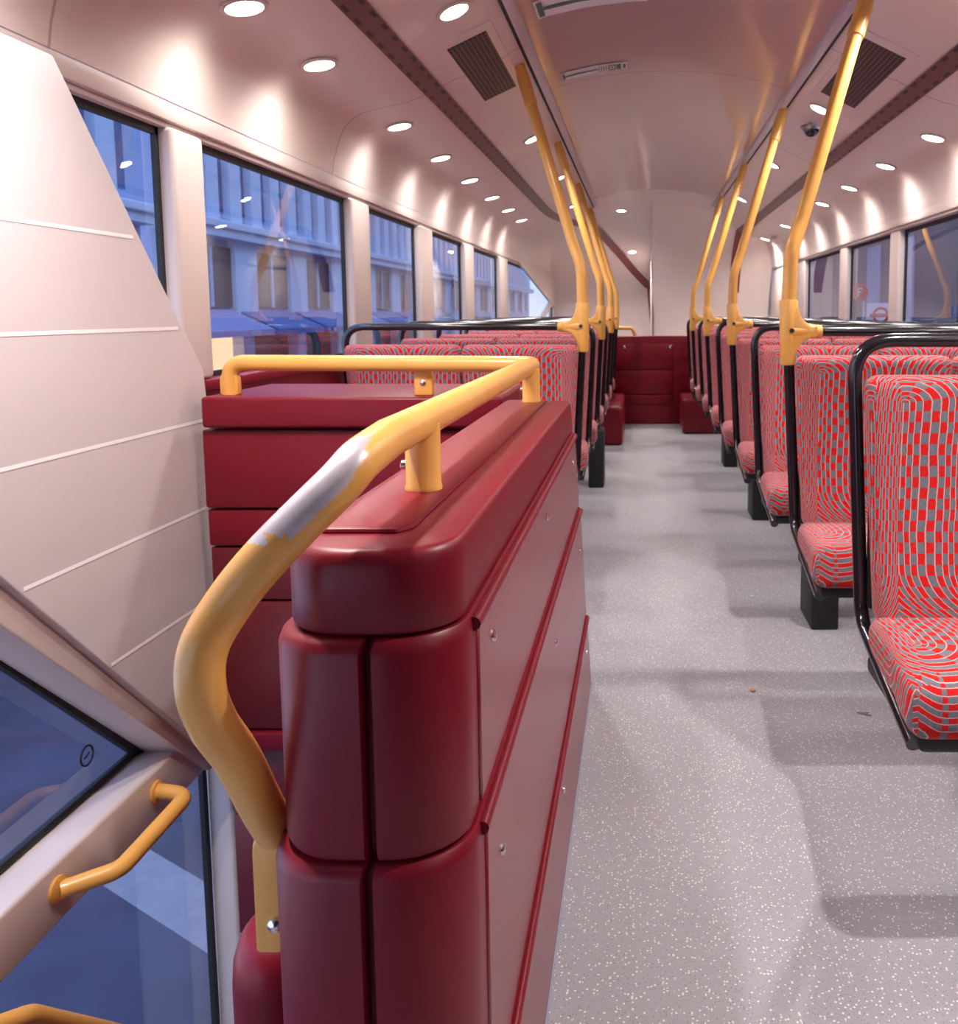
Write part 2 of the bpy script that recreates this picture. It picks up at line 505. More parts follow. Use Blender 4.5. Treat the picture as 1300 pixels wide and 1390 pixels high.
for a, b in LW: n += 1; pane(n, GL, a, b, WB, WT-.01, M['glass'])
for a, b in RW: n += 1; pane(n, GR, a, b, WB, WT-.01, M['glass_dark'])

# red lower side panels (dado) with a ledge under the windows
def dado(side, y0, y1):
    bm = NB()
    if side < 0:
        box(bm, GL-.03, GL+.035, y0, y1, -.02, WB-.03); box(bm, GL-.03, GL+.05, y0, y1, WB-.03, WB, .008)
    else:
        box(bm, GR-.035, GR+.03, y0, y1, -.02, WB-.03); box(bm, GR-.05, GR+.03, y0, y1, WB-.03, WB, .008)
    return bm
struct('trim_1', dado(-1, 2.20, 11.5), M['red'])
struct('trim_2', dado(1, Y0, 9.6), M['red'])
# rear and front walls
bm = NB(); box(bm, -1.2, .115, 11.55, 11.65, -.02, 2.1); struct('wall_back', bm, M['cream'], smooth=False)
bm = NB(); box(bm, .115, 1.46, 9.52, 9.6, -.02, 2.1); struct('wall_rear', bm, M['cream'], smooth=False)
bm = NB(); box(bm, -1.2, 1.46, Y0-.1, Y0-.02, -.02, 2.1); struct('wall_front', bm, M['win_dark'], smooth=False)
# diagonal panel closing the last window on the left
bm = NB(); prism(bm, [(8.05, 1.49), (11.5, 1.49), (11.5, 1.08)], 'X', -1.135, -1.105)
struct('trim_3', bevel_all(bm, .006), M['cream'])
bm = NB(); prism(bm, [(9.4, .88), (9.75, .88), (11.5, 1.17), (11.5, 1.27)], 'X', -1.14, -1.11)
struct('trim_4', bevel_all(bm, .006), M['cream_smooth'])

# ------------------------------------------------------------------ floor and stairwell
bm = NB()
box(bm, -.20, 1.42, Y0, 2.0, -.03, 0)
box(bm, -1.16, 1.42, 2.06, 11.6, -.03, 0); box(bm, -.20, 1.42, 2.0, 2.06, -.03, 0)
box(bm, -1.16, -.20, Y0, .05, -.03, 0)
struct('floor', bm, M['floor'], smooth=False)
bm = NB(); box(bm, -.20, -.17, .05, 2.2, -2.3, -.03); box(bm, -1.16, -.17, 2.36, 2.4, -2.3, -.4)
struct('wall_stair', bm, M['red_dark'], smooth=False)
# stair treads going down toward the back
for i in range(5):
    bm = NB(); y = .10+i*.27; z = -.24-i*.24
    box(bm, -1.02, -.20, y, y+.30, z-.03, z, .006); box(bm, -1.02, -.20, y, y+.02, z, z+.21)
    t = struct('trim_%d' % (5+i), bm, M['floor'])

# cream diagonal stair panel on the left wall, a thick shell with grooves
def lowz(y): return .573 - (y-1.407)*(.733/.743)
pan = [(.50, 1.475), (1.407, .573), (1.98, .008), (2.075, -.085), (2.115, -.13), (2.14, -.135), (2.15, -.10), (2.15, .33), (2.10, .60), (2.060, .90), (1.955, 1.022), (1.645, 1.408), (1.59, 1.475)]
bm = NB(); prism(bm, pan, 'X', -1.06, -1.02); bevel_all(bm, .005, 3)
sp = struct_empty('wall_stair_side')
obj('panel', bm, M['stair_cream'], sp)
for z, ya, yb in ((1.18, .80, 1.80), (.995, .99, 1.955), (.78, 1.21, 2.05), (.575, 1.42, 2.07), (.355, 1.64, 2.08)):
    bm = NB(); vs = [bm.verts.new((-1.0193, a, b)) for a, b in ((ya, z-.0036), (yb, z-.0036), (yb, z+.0036), (ya, z+.0036))]; bm.faces.new(vs)
    obj('groove', bm, M['groove'], sp, smooth=False)
# frame under the panel's lower edge (thick cream return)
bm = NB(); o_ = .055
prism(bm, [(.45, 1.475), (1.407-.035, .573-.035), (2.02, -.065), (2.06, -.07), (2.075, -.05), (1.407+.02, .573+.02), (.52, 1.475)], 'X', -1.155, -1.035); bevel_all(bm, .006)
obj('edge_return', bm, M['cream_smooth'], sp)
# upper stair window: glass between the diagonal and the floor beam
w = struct_empty('window_12')
tri = [(.0, 1.46), (.44, 1.46), (2.0, -.08), (1.97, .045), (0, .045)]
tri = [(0, 1.46), (.44, 1.46), (1.96, -.005), (1.93, .045), (0, .045)]
bm = NB(); bm.faces.new([bm.verts.new((-1.135, a, b)) for a, b in tri]); obj('pane', bm, M['glass'], w, smooth=False)
bm = NB(); tube(bm, [(-1.133, .45, 1.43), (-1.133, 1.915, .03)], .013, 6); tube(bm, [(-1.133, 1.93, .052), (-1.133, 0, .052)], .009, 6); obj('window_seal', bm, M['black_matte'], w)
bm = NB(); tube(bm, [(-1.131, 1.72+.02*math.cos(a), .13+.02*math.sin(a)) for a in [2*PI*k/24 for k in range(25)]], .0022, 6); tube(bm, [(-1.131, 1.712, .127), (-1.131, 1.728, .133)], .002, 6); ro = obj('glass_mark', bm, M['black_matte'], w)
# floor-level beam
bm = NB(); box(bm, -1.138, -1.05, .0, 2.12, -.068, .045, .008, 3); struct('trim_10', bm, M['cream_smooth'])
# lower stair window and its post
w = struct_empty('window_13')
bm = NB(); bm.faces.new([bm.verts.new((-1.13, a, b)) for a, b in ((0, -1.5), (2.17, -1.5), (2.17, -.07), (0, -.07))]); obj('pane', bm, M['glass'], w, smooth=False)
bm = NB(); box(bm, -1.136, -1.124, 2.155, 2.175, -1.5, -.07); box(bm, -1.136, -1.124, 0, 2.17, -.082, -.066); obj('window_seal', bm, M['black_matte'], w, smooth=False)
bm = NB(); box(bm, -1.128, -1.06, 2.175, 2.26, -1.5, -.06, .012, 3); box(bm, -1.17, -1.08, 0, 2.3, -2.3, -1.5); struct('trim_11', bm, M['cream_smooth'])
bm = NB(); box(bm, -1.06, -.86, 2.28, 2.37, -1.4, -.40, .02, 3); struct('trim_12', bm, M['white'])

# yellow grab handle on the beam
t = thing('safety_rail', 'short yellow grab handle on the cream beam between the two stair windows', 'grab handle')
bm = NB(); tube(bm, fillet([(-1.045, 1.815, .0), (-.972, 1.80, .0), (-.972, 1.55, -.004), (-1.045, 1.49, -.004)], .045, 8), .0165); obj('bar', bm, M['yellow'], t)
for y in (1.815, 1.49):
    bm = NB(); lathe(bm, [(.024, 0), (.024, .006), (.017, .009)], (-1.051, y, -.002), 'X'); obj('flange', bm, M['yellow'], t)
# stair handrail just entering the frame at the lower left
t = thing('stair_handrail', 'yellow stair handrail at the bottom left corner below the grab handle', 'handrail')
bm = NB(); tube(bm, fillet([(-.985, .5, .36), (-.975, 1.30, -.085), (-.96, 1.62, -.42), (-.96, 2.1, -.9)], .1), .017); obj('bar', bm, M['yellow'], t)
for y, z in ((.75, .22), (1.85, -.65)):
    bm = NB(); tube(bm, [(-1.10, y, z), (-.975, y, z)], .011, 10); obj('bracket', bm, M['yellow'], t)

# ------------------------------------------------------------------ stair partition (dark red)
PL, PR, PF = -.303, -.154, .700
def rear(z): return 1.92 + (.84-z)*.54
def outline(z, o, notch=False, rad=.056):
    """plan outline, round at the front, square at the back; o = outset"""
    l, r, f, b = PL-o, PR+o*.45, PF-o*.8, rear(z)
    R = rad+o*.5; pts = []
    pts.append((r, b))
    for k in range(9):
        a = k/8*PI/2; pts.append((r-R+R*math.cos(a), f+R-R*math.sin(a)))
    if notch:
        m = (l+r)/2+.007
        pts += [(m+.0055, f), (m+.004, f+.003), (m+.003, f+.014), (m-.003, f+.014), (m-.004, f+.003), (m-.0055, f)]
    for k in range(9):
        a = PI/2+k/8*PI/2; pts.append((l+R+R*math.cos(a), f+R-R*math.sin(a)))
    pts.append((l, b))
    return [(x, y, z) for x, y in pts]
t = thing('stair_partition', 'dark red stair partition with rounded end beside the aisle', 'partition', (0, 0, 0))
bm = NB(); loft(bm, [outline(z, o) for z, o in ((.767, -.002), (.770, 0), (.824, 0), (.831, -.0025), (.8355, -.007), (.8375, -.014))])
cap = obj('cap', bm, M['red'], t)
bm = NB(); pts = [(-.290, 1.90), (-.290, .775), (-.280, .757), (-.213, .757), (-.203, .775), (-.203, 1.90)]
prism(bm, pts, 'Z', .835, .8425); obj('top_ridge', bevel_all(bm, .004), M['red'], cap)
tiers = [(.576, .764, .011), (.252, .572, .020), (.0, .248, .028)]
for z0, z1, o in tiers:
    bm = NB(); loft(bm, [outline(z, oo, True) for z, oo in ((z0, o-.002), (z0+.006, o), (z1-.012, o), (z1-.004, o-.003), (z1, o-.009))])
    body = obj('end_casing', bm, M['red'], t)
    # flat panel on the aisle face, clear of the rounded end
    bm = NB(); x = PR+o*.45
    prism(bm, [(PF+.075, z0+.004), (rear(z0)-.01, z0+.004), (rear(z1)-.01, z1-.016), (PF+.075, z1-.016)], 'X', x-.004, x+.0025)
    sp_ = obj('side_panel', bevel_all(bm, .0018, 1), M['red_panel'], t)
    for f_, zz in ((.05, .5), (.5, .62), (.95, .5)):
        y = PF+.09+(rear(zz*(z1-z0)+z0)-PF-.16)*f_; z = z0+(z1-z0)*(.72 if f_ < .9 else .7)
        bm = NB(); lathe(bm, [(.0065, 0), (.006, .002), (.003, .0035)], (x+.0025, y, z), 'X', 14); obj('screw', bm, M['chrome'], sp_)
    # raised rib along the top of each tier
    bm = NB(); tube(bm, [(x+.0005, PF+.06, z1-.009), (x+.0005, rear(z1)-.005, z1-.009)], .0065, 10); obj('rib', bm, M['red'], t)
# pale sealing strip where it meets the floor
bm = NB(); box(bm, PR+.0125, PR+.018, PF+.06, rear(0), 0, .005); obj('floor_seal', bm, M['pave'], t, smooth=False)

# back panel of the stairwell with its ledge
t = thing('stair_back_panel', 'dark red panelled ledge across the back of the stairwell', 'partition')
bm = NB(); box(bm, -.985, -.312, 1.965, 2.34, .772, .842, .008, 3); obj('ledge', bm, M['red'], t)
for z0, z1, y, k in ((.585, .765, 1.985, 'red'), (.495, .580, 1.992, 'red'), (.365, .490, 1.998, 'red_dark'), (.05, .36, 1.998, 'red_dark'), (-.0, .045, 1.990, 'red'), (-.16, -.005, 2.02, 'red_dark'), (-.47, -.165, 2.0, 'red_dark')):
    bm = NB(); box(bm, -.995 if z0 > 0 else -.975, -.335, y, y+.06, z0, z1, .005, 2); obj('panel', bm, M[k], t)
# rounded inner newel low in the stairwell
t = thing('stair_newel', 'rounded pinkish red casing top low in the stairwell under the yellow rail', 'casing')
bm = NB()
def ell(z, k): return [(-.402+.052*k*math.cos(a), .93+.07*k*math.sin(a), z) for a in [2*PI*i/28 for i in range(28)]]
loft(bm, [ell(-.5, 1), ell(.30, 1), ell(.325, .96), ell(.342, .85), ell(.352, .68), ell(.357, .4)])
obj('casing', bm, M['red'], t)

# big yellow rail round the stairwell
t = thing('stair_rail', 'long yellow tubular rail round the top of the stairwell, paint worn at the bend', 'handrail')
path = fillet([(-.945, 2.03, .842), (-.945, 2.03, .915), (-.240, 1.97, .915), (-.232, .80, .915)], [.05, .05], 8)[:-1]
path += catmull([(-0.232, 0.8, 0.915), (-0.2325, 0.725, 0.909), (-0.243, 0.7, 0.893), (-0.273, 0.683, 0.8615), (-0.2996, 0.676, 0.833), (-0.323, 0.672, 0.803), (-0.34, 0.664, 0.771), (-0.344, 0.664, 0.737), (-0.3437, 0.68, 0.701), (-0.3386, 0.706, 0.659), (-0.3365, 0.742, 0.596), (-0.334, 0.765, 0.558)], 6)
bm = NB(); tube(bm, path, .0185, 20)
rail = obj('rail', bm, M['yellow_worn'], t)
for y in (.93, 1.86):
    bm = NB(); lathe(bm, [(.0195, 0), (.0195, .004), (.0185, .006), (.0185, .07)], (-.232, y, .8425), 'Z'); s_ = obj('stanchion', bm, M['yellow'], t)
    bm = NB(); lathe(bm, [(.006, 0), (.006, -.004), (.003, -.006)], (-.2505, y, .868), 'X', 12); obj('bolt', bm, M['chrome'], s_)
# flattened feet with bolts
def foot(x, y, z0, z1, wd):
    bm = NB(); prof = []
    for k in range(13):
        a = PI*k/12; prof.append((x+wd*math.cos(a), z1-wd*1.3+wd*1.3*math.sin(a)))
    prof += [(x-wd, z0), (x+wd, z0)]
    prism(bm, prof, 'Y', y-.011, y+.011); bevel_all(bm, .004)
    f_ = obj('foot', bm, M['yellow'], t)
    bm = NB(); lathe(bm, [(.0075, 0), (.007, -.003), (.003, -.006)], (x, y-.011, z0+.03), 'Y', 14); obj('bolt', bm, M['chrome'], f_)
foot(-.945, 2.03, .842, .90, .021)
foot(-.495, 2.012, .842, .912, .021)
foot(-.345, .79, .425, .552, .0205)

# ------------------------------------------------------------------ seats
SW = .885
def rounded_block(x0, x1, y0, y1, z0, z1, bev, uvfn, cuts=6):
    bm = NB(); box(bm, x0, x1, y0, y1, z0, z1)
    bmesh.ops.bevel(bm, geom=list(bm.edges), offset=bev, segments=5, profile=.5, affect='EDGES')
    return bm
def uvmap(bm, fn):
    bm.normal_update()
    l = bm.loops.layers.uv.new('UVMap')
    for f in bm.faces:
        for lp in f.loops: lp[l].uv = fn(lp.vert.co, f.normal)
def make_seat(name, s, pole):
    """s=+1: aisle at x=0, wall at +SW (right-hand side of the bus); s=-1 mirrored.  Bar plane y=0, the passenger faces -y."""
    root = thing(name, 'x', 'seat')
    TW = .028            # frame narrower at the bottom
    # tubular frame
    pts = [(TW+.012, -.315, .325), (TW, .0, .425), (0, 0, .977), (SW, 0, .977), (SW-TW, 0, .425), (SW-TW-.012, -.315, .325)]
    rad = [.06, .075, .075, .06]
    fr = bpy.data.objects.new('frame', None)
    bm = NB()
    if not pole:
        P = fillet(pts, rad, 8); tube(bm, [(x*s, y, z) for x, y, z in P], .0138, 14)
    else:
        P = fillet([(TW+.012, -.315, .325), (TW, .0, .425), (.004, 0, .884)], [.06], 8); tube(bm, [(x*s, y, z) for x, y, z in P], .0150, 14)
        P = fillet([(.095, 0, .977), (SW, 0, .977), (SW-TW, 0, .425), (SW-TW-.012, -.315, .325)], [.075, .06], 8); tube(bm, [(x*s, y, z) for x, y, z in P], .0138, 14)
    obj('frame', bm, M['black'], root)
    # backrests, one per passenger
    zb, zt = .435, .913
    for k in (0, 1):
        a, b = .012+k*(SW-.024)/2, .012+(k+1)*(SW-.024)/2-.004
        bm = NB(); box(bm, a, b, -.085, -.008, zb, zt)
        bmesh.ops.bevel(bm, geom=list(bm.edges), offset=.028, segments=5, profile=.5, affect='EDGES')
        es = [e for e in bm.edges if abs(e.verts[0].co.z-e.verts[1].co.z) > .2]
        bmesh.ops.subdivide_edges(bm, edges=es, cuts=8)
        for v in bm.verts:
            f = (zt-v.co.z)/(zt-zb)
            v.co.x = SW/2 + (v.co.x-SW/2)*(1-TW*f/(SW/2))
            v.co.y += .018*math.sin(PI*min(1, max(0, f)))*(1 if v.co.y < -.04 else 0) - .012*f
        def fn(c, nrm, k=k):
            e = c.x if k == 0 else SW-c.x; v = c.z
            if (nrm.x < -.6 and k == 0) or (nrm.x > .6 and k == 1): e -= (c.y+.085)
            if abs(nrm.z) > .6: v += (c.y+.085)*(1 if nrm.z > 0 else -1)
            return (e, v)
        uvmap(bm, fn)
        if s < 0:
            for v in bm.verts: v.co.x *= -1
            bmesh.ops.reverse_faces(bm, faces=bm.faces)
        obj('backrest', bm, M['moq_back'], root, angle=60)
        # cushion
        a2, b2 = .004+k*(SW-.008)/2, .004+(k+1)*(SW-.008)/2-.004
        bm = NB(); box(bm, a2, b2, -.405, -.05, .365, .465)
        bmesh.ops.bevel(bm, geom=list(bm.edges), offset=.034, segments=5, profile=.5, affect='EDGES')
        es = [e for e in bm.edges if abs(e.verts[0].co.y-e.verts[1].co.y) > .2]
        bmesh.ops.subdivide_edges(bm, edges=es, cuts=6)
        for v in bm.verts:
            f = (v.co.y+.05)/-.355
            v.co.x = SW/2 + (v.co.x-SW/2)*(1-.02*(1-f)/(SW/2))
            if v.co.z > .415: v.co.z += .012*math.sin(PI*min(1, max(0, f))) - .01*(1-f)
            else: v.co.z += .0 if f > .7 else .01
        def fn2(c, nrm, k=k):
            e = c.x if k == 0 else SW-c.x; v = -c.y-.05
            if (nrm.x < -.6 and k == 0) or (nrm.x > .6 and k == 1): e -= (.465-c.z)
            if abs(nrm.y) > .6: v += (.465-c.z)*(1 if nrm.y < 0 else -1)
            return (e, v)
        uvmap(bm, fn2)
        if s < 0:
            for v in bm.verts: v.co.x *= -1
            bmesh.ops.reverse_faces(bm, faces=bm.faces)
        obj('cushion', bm, M['moq_seat'], root, angle=60)
    # black pan under the cushion and rear shell
    bm = NB(); box(bm, s*.03, s*(SW-.03), -.37, -.04, .335, .372, .012, 3); obj('seat_pan', bm, M['black_matte'], root)
    bm = NB(); box(bm, s*.035, s*(SW-.035), -.02, .004, .45, .895, .008, 2); obj('back_shell', bm, M['black_matte'], root)
    # pedestal
    bm = NB(); box(bm, -.045, .045, -.09, .11, 0, .34, .006, 2); o = obj('pedestal', bm, M['black_matte'], root); o.location = (s*.50, -.28, 0)
    return root
XR, XL = .408, -.216
RY = [1.70+GAP*i for i in range(9)]
LY = [3.285+GAP*i for i in range(7)]
ordn = ['first', 'second', 'third', 'fourth', 'fifth', 'sixth', 'seventh', 'eighth', 'ninth']
protos = {}
def seat(side, i, y, pole):
    key = (side, pole)
    if key not in protos:
        o = protos[key] = make_seat('double_seat', side, pole); 
    else: o = copy_tree(protos[key])
    o.location = (XR if side > 0 else XL, y, 0)
    ped = [c for c in o.children if c.name.split('.')[0] == 'pedestal'][0]
    if y > 6.6 and (side < 0 or y > 7.5): bpy.data.objects.remove(ped)      # these stand on the plinth
    elif (side > 0 and i in (2, 4, 6)): ped.location = (.19, -.345, 0)
    elif (side < 0 and i == 3): ped.location = (-.05, -.345, 0)
    return o
for i, y in enumerate(RY):
    pole = i % 2 == 1
    o = seat(1, i, y, pole)
    lab = {0: 'nearest double seat on the right, large in front, red and grey checked moquette',
           1: 'second double seat on the right, the one carrying the nearest right-hand yellow pole'}.get(i,
           '%s double seat from the front right of the aisle, %s' % (ordn[i], 'with yellow pole' if pole else 'black rail only'))
    if i == 8: lab = 'farthest double seat on the right, last before the back wall'
    tag(o, lab, 'seat', 'double seats on the right of the aisle')
for i, y in enumerate(LY):
    pole = i % 2 == 0
    o = seat(-1, i, y, pole)
    lab = {0: 'nearest double seat on the left, just behind the dark red stairwell ledge'}.get(i,
          '%s double seat from the stairwell left of the aisle, %s' % (ordn[i], 'with yellow pole' if pole else 'black rail only'))
    if i == 6: lab = 'farthest double seat on the left, last before the rear partition'
    tag(o, lab, 'seat', 'double seats on the left of the aisle')

# yellow poles standing on every other seat
def make_pole(s):
    root = thing('grab_pole', 'x', 'grab pole')
    bm = NB(); P = fillet([(0, 0, 1.04), (.004, .0, 1.20), (.032, .025, 1.27), (.24, .15, 1.952)], [.25, .25], 6)
    tube(bm, [(x*s, y, z) for x, y, z in P], .0205, 18); obj('tube', bm, M['yellow'], root)
    bm = NB(); d = Vector((.208, .125, .682)).normalized(); e = Vector((.24, .15, 1.952))
    A = [e-d*.16, e-d*.157, e-d*.05, e-d*.02, e]; R = [.021, .0245, .0245, .021, .012]
    tube(bm, [(p.x*s, p.y, p.z) for p in A], R, 18); obj('ceiling_sleeve', bm, M['yellow'], root)
    # T bracket: collar, arm and curved web between
    bm = NB()
    tube(bm, [(0, 0, .885), (0, 0, .89), (0, 0, 1.06), (0, 0, 1.064)], [.019, .0205, .0265, .0245], 18)
    tube(bm, [(s*x, 0, .977) for x in (.0, .02, .05, .09, .093)], [.024, .024, .0205, .0185, .016], 16)
    web = [(0, .925), (0, 1.02)] + [(s*(.075-.060*math.sin(a)), .995+.06-.06*math.cos(a)) for a in [PI/2*(1-k/6) for k in range(7)]] + \
          [(s*(.075-.058*math.sin(a)), .963-.06+.06*math.cos(a)) for a in [PI/2*k/6 for k in range(7)]]
    web = [(0, .90), (s*.012, .905)] + [(s*(.078-.062*math.cos(a)), .900+.062*math.sin(a)) for a in [PI/2*k/6 for k in range(7)]] + [(s*.078, .992)] + \
          [(s*(.078-.052*math.sin(a)), 1.044-.052*math.cos(a)) for a in [PI/2*k/6 for k in range(7)]] + [(0, 1.05)]
    b2 = NB(); prism(b2, web, 'Y', -.0195, .0195); bevel_all(b2, .006, 2, 50); tmp = bpy.data.meshes.new('web'); b2.to_mesh(tmp); b2.free(); bm.from_mesh(tmp); bpy.data.meshes.remove(tmp); bmesh.ops.recalc_face_normals(bm, faces=bm.faces)
    br = obj('t_bracket', bm, M['yellow'], root)
    bm = NB(); lathe(bm, [(.0065, 0), (.0065, -.004)], (s*.006, -.0245, .98), 'Y', 14); obj('bolt_hole', bm, M['black_matte'], br)
    return root
pr = make_pole(1); pl_ = make_pole(-1)
rn = ['nearest right-hand yellow pole, bending up to the ceiling', 'second yellow pole along the right of the aisle', 'third yellow pole along the right of the aisle', 'farthest yellow pole on the right of the aisle']
for k, i in enumerate((1, 3, 5, 7)):
    o = pr if k == 0 else copy_tree(pr)
    o.location = (XR, RY[i], 0); tag(o, rn[k], 'grab pole', 'yellow poles on the right of the aisle')
ln = ['nearest left-hand yellow pole, rising behind the stairwell rail', 'second yellow pole along the left of the aisle', 'third yellow pole along the left of the aisle', 'farthest yellow pole on the left of the aisle']
for k, i in enumerate((0, 2, 4, 6)):
    o = pl_ if k == 0 else copy_tree(pl_)
    o.location = (XL, LY[i], 0); tag(o, ln[k], 'grab pole', 'yellow poles on the left of the aisle')

# ------------------------------------------------------------------ rear partition, plinths
t = thing('rear_partition', 'dark red partition closing the far end of the aisle', 'partition')
bm = NB(); box(bm, -.42, .50, 8.12, 8.25, 0, .815, .012, 3); obj('body', bm, M['red'], t)
for z0, z1 in ((.19, .27), (.28, .50), (.51, .74)):
    bm = NB(); box(bm, -.24, .29, 8.108, 8.125, z0, z1, .004, 2); obj('panel', bm, M['red'], t)
for x in (-.155, .27):
    bm = NB(); lathe(bm, [(.016, 0), (.014, -.006), (.006, -.010)], (x, 8.108, .715), 'Y', 14); obj('stud', bm, M['chrome'], t)
t = thing('rear_rail', 'small yellow rail on top of the far dark red partition', 'handrail')
bm = NB(); tube(bm, fillet([(-.40, 8.18, .815), (-.40, 8.18, .885), (-.08, 8.18, .885), (-.055, 8.18, .815)], .04), .016, 12); obj('bar', bm, M['yellow'], t)
for x0, x1, y0, lab in ((.35, 1.36, 7.45, 'dark red plinth under the last seats on the right'), (-1.10, -.145, 6.80, 'dark red plinth under the last seats on the left')):
    bm = NB(); box(bm, x0, x1, y0, 8.12, 0, .30, .025, 3); o = obj('plinth', bm, M['red']); tag(o, lab, 'plinth', 'red plinths at the rear')

# ------------------------------------------------------------------ downlights
def make_light():
    root = thing('downlight', 'x', 'ceiling light')
    bm = NB(); lathe(bm, [(.043, .004), (.056, .0), (.055, -.004), (.044, -.006), (.042, -.001)], (0, 0, 0), 'Z', 28); obj('trim_ring', bm, M['cream_smooth'], root)
    bm = NB(); lathe(bm, [(.043, .002), (.042, -.004), (.02, -.0065)], (0, 0, 0), 'Z', 24); obj('lens', bm, M['lamp'], root)
    return root
LP = make_light(); first = [True]
LCOL = (1.0, .925, .885)
def spot(x, y, z, e, ang=2.75, blend=1.0, rad=.045):
    l = bpy.data.lights.new('downlight_lamp', 'SPOT'); l.energy = e; l.color = LCOL; l.spot_size = ang; l.spot_blend = blend; l.shadow_soft_size = rad
    o = bpy.data.objects.new('downlight_lamp', l); C.objects.link(o); o.location = (x, y, z)
def light(x, y, lab, group, e=None, tilt=(0, 0), lampe=1.0):
    o = LP if first[0] else copy_tree(LP); first[0] = False
    # stand it on the surface
    d = .02; nx = (surf(x+d, y)-surf(x-d, y))/(2*d); ny = (surf(x, y+d)-surf(x, y-d))/(2*d)
    z = surf(x, y)
    nrm = Vector((nx, ny, -1)).normalized()
    o.rotation_mode = 'QUATERNION'; o.rotation_quaternion = Vector((0, 0, -1)).rotation_difference(nrm)
    o.location = (x, y, z-.002) 
    tag(o, lab, 'ceiling light', group)
    spot(x+nrm.x*.02, y+nrm.y*.02, z-.025, e)
SE, IE = 11.0, 24.0
g1, g2, g3, g4, g5 = 'downlights above the left windows', 'downlights above the right windows', 'downlights left of the centre panel', 'downlights right of the centre panel', 'downlights in the rear dome'
for i, y in enumerate((2.18, 2.67, 3.53, 4.24, 4.95, 5.68, 6.36, 7.05)):
    light(XC-1.06, y, '%s round downlight from the front in the row over the left windows' % ordn[i], g1, SE)
for y in (1.45, .72): spot(XC-1.06, y, 1.73, 3.5)
for i, y in enumerate((3.73, 4.44, 5.20, 5.96, 6.70, 7.46)):
    light(XC+1.08, y, '%s round downlight from the front in the row over the right windows' % ordn[i], g2, SE)
for y in (3.0, 2.28, 1.55, .83, .1): spot(XC+1.08, y, 1.73, SE)
for i, y in enumerate((2.69, 4.60, 5.95, 7.40)):
    light(XC-.668, y, '%s round downlight from the front between left channel and centre panel' % ordn[i], g3, IE)
spot(XC-.668, .92, 1.88, 48, rad=.025)
for i, y in enumerate((3.96, 5.40, 7.03)):
    light(XC+.66, y, '%s round downlight from the front between right channel and centre panel' % ordn[i], g4, IE)
spot(.74, 1.04, 1.88, 62, rad=.022); spot(XC+.66, 2.5, 1.88, 46, rad=.022)
light(-.19, 8.6, 'faint round downlight high in the left rear dome', g5, 45)
light(-.103, 10.38, 'round downlight low on the left rear dome above the slanting channel', g5, 70)
light(1.21, 8.75, 'round downlight low on the right rear dome beside the right channel', g5, 45)

# lamps over the stairwell, just ahead of the frame
for x, y, e in ((-.70, 1.25, 27),): spot(x, y, 1.72, e)
# ------------------------------------------------------------------ vents, dome camera, ceiling labels
def vent(x0, x1, y0, y1, lab):
    t = thing('air_vent', lab, 'air vent', group='ceiling air vents')
    mx, my = (x0+x1)/2, (y0+y1)/2
    def strip(a0, a1, b0, b1, lift, th, mat, name, uv=False):
        bm = NB(); l = bm.loops.layers.uv.new('UVMap')
        v = [bm.verts.new((x, y, surf(x, y)-lift)) for x, y in ((a0, b0), (a1, b0), (a1, b1), (a0, b1))]
        f = bm.faces.new(v)
        for lp in f.loops: lp[l].uv = (lp.vert.co.x-a0, lp.vert.co.y-b0)
        r = bmesh.ops.extrude_face_region(bm, geom=[f])
        for q in r['geom']:
            if isinstance(q, bmesh.types.BMVert): q.co.z += th
        return obj(name, bm, mat, t, smooth=False)
    strip(x0-.025, x1+.025, y0-.06, y1+.06, .005, .006, M['ceil'], 'plate')
    strip(x0, x1, y0, y1, .0075, .003, M['grille'], 'grille')
vent(-.622, -.497, 2.94, 3.63, 'dark slotted air vent in the ceiling on the left of the aisle')
vent(.735, .874, 3.02, 3.73, 'dark slotted air vent in the ceiling on the right, behind the yellow pole')
t = thing('security_camera', 'small dark dome security camera on the ceiling at the right', 'camera', (.80, 4.27, surf(.80, 4.27)-.001))
bm = NB(); lathe(bm, [(.05, 0), (.052, -.008), (.044, -.02)], (0, 0, 0)); obj('housing', bm, M['steel'], t)
bm = NB(); lathe(bm, [(.036, -.016), (.034, -.03), (.026, -.042), (.012, -.05)], (0, 0, 0)); obj('dome', bm, M['dome_black'], t)
t = thing('ceiling_fitting', 'tiny white sensor on the ceiling shoulder at the far right', 'sensor', (1.235, 8.35, surf(1.235, 8.35)-.002))
bm = NB(); lathe(bm, [(.03, 0), (.03, -.02), (.02, -.032)], (0, 0, 0)); obj('body', bm, M['white'], t)

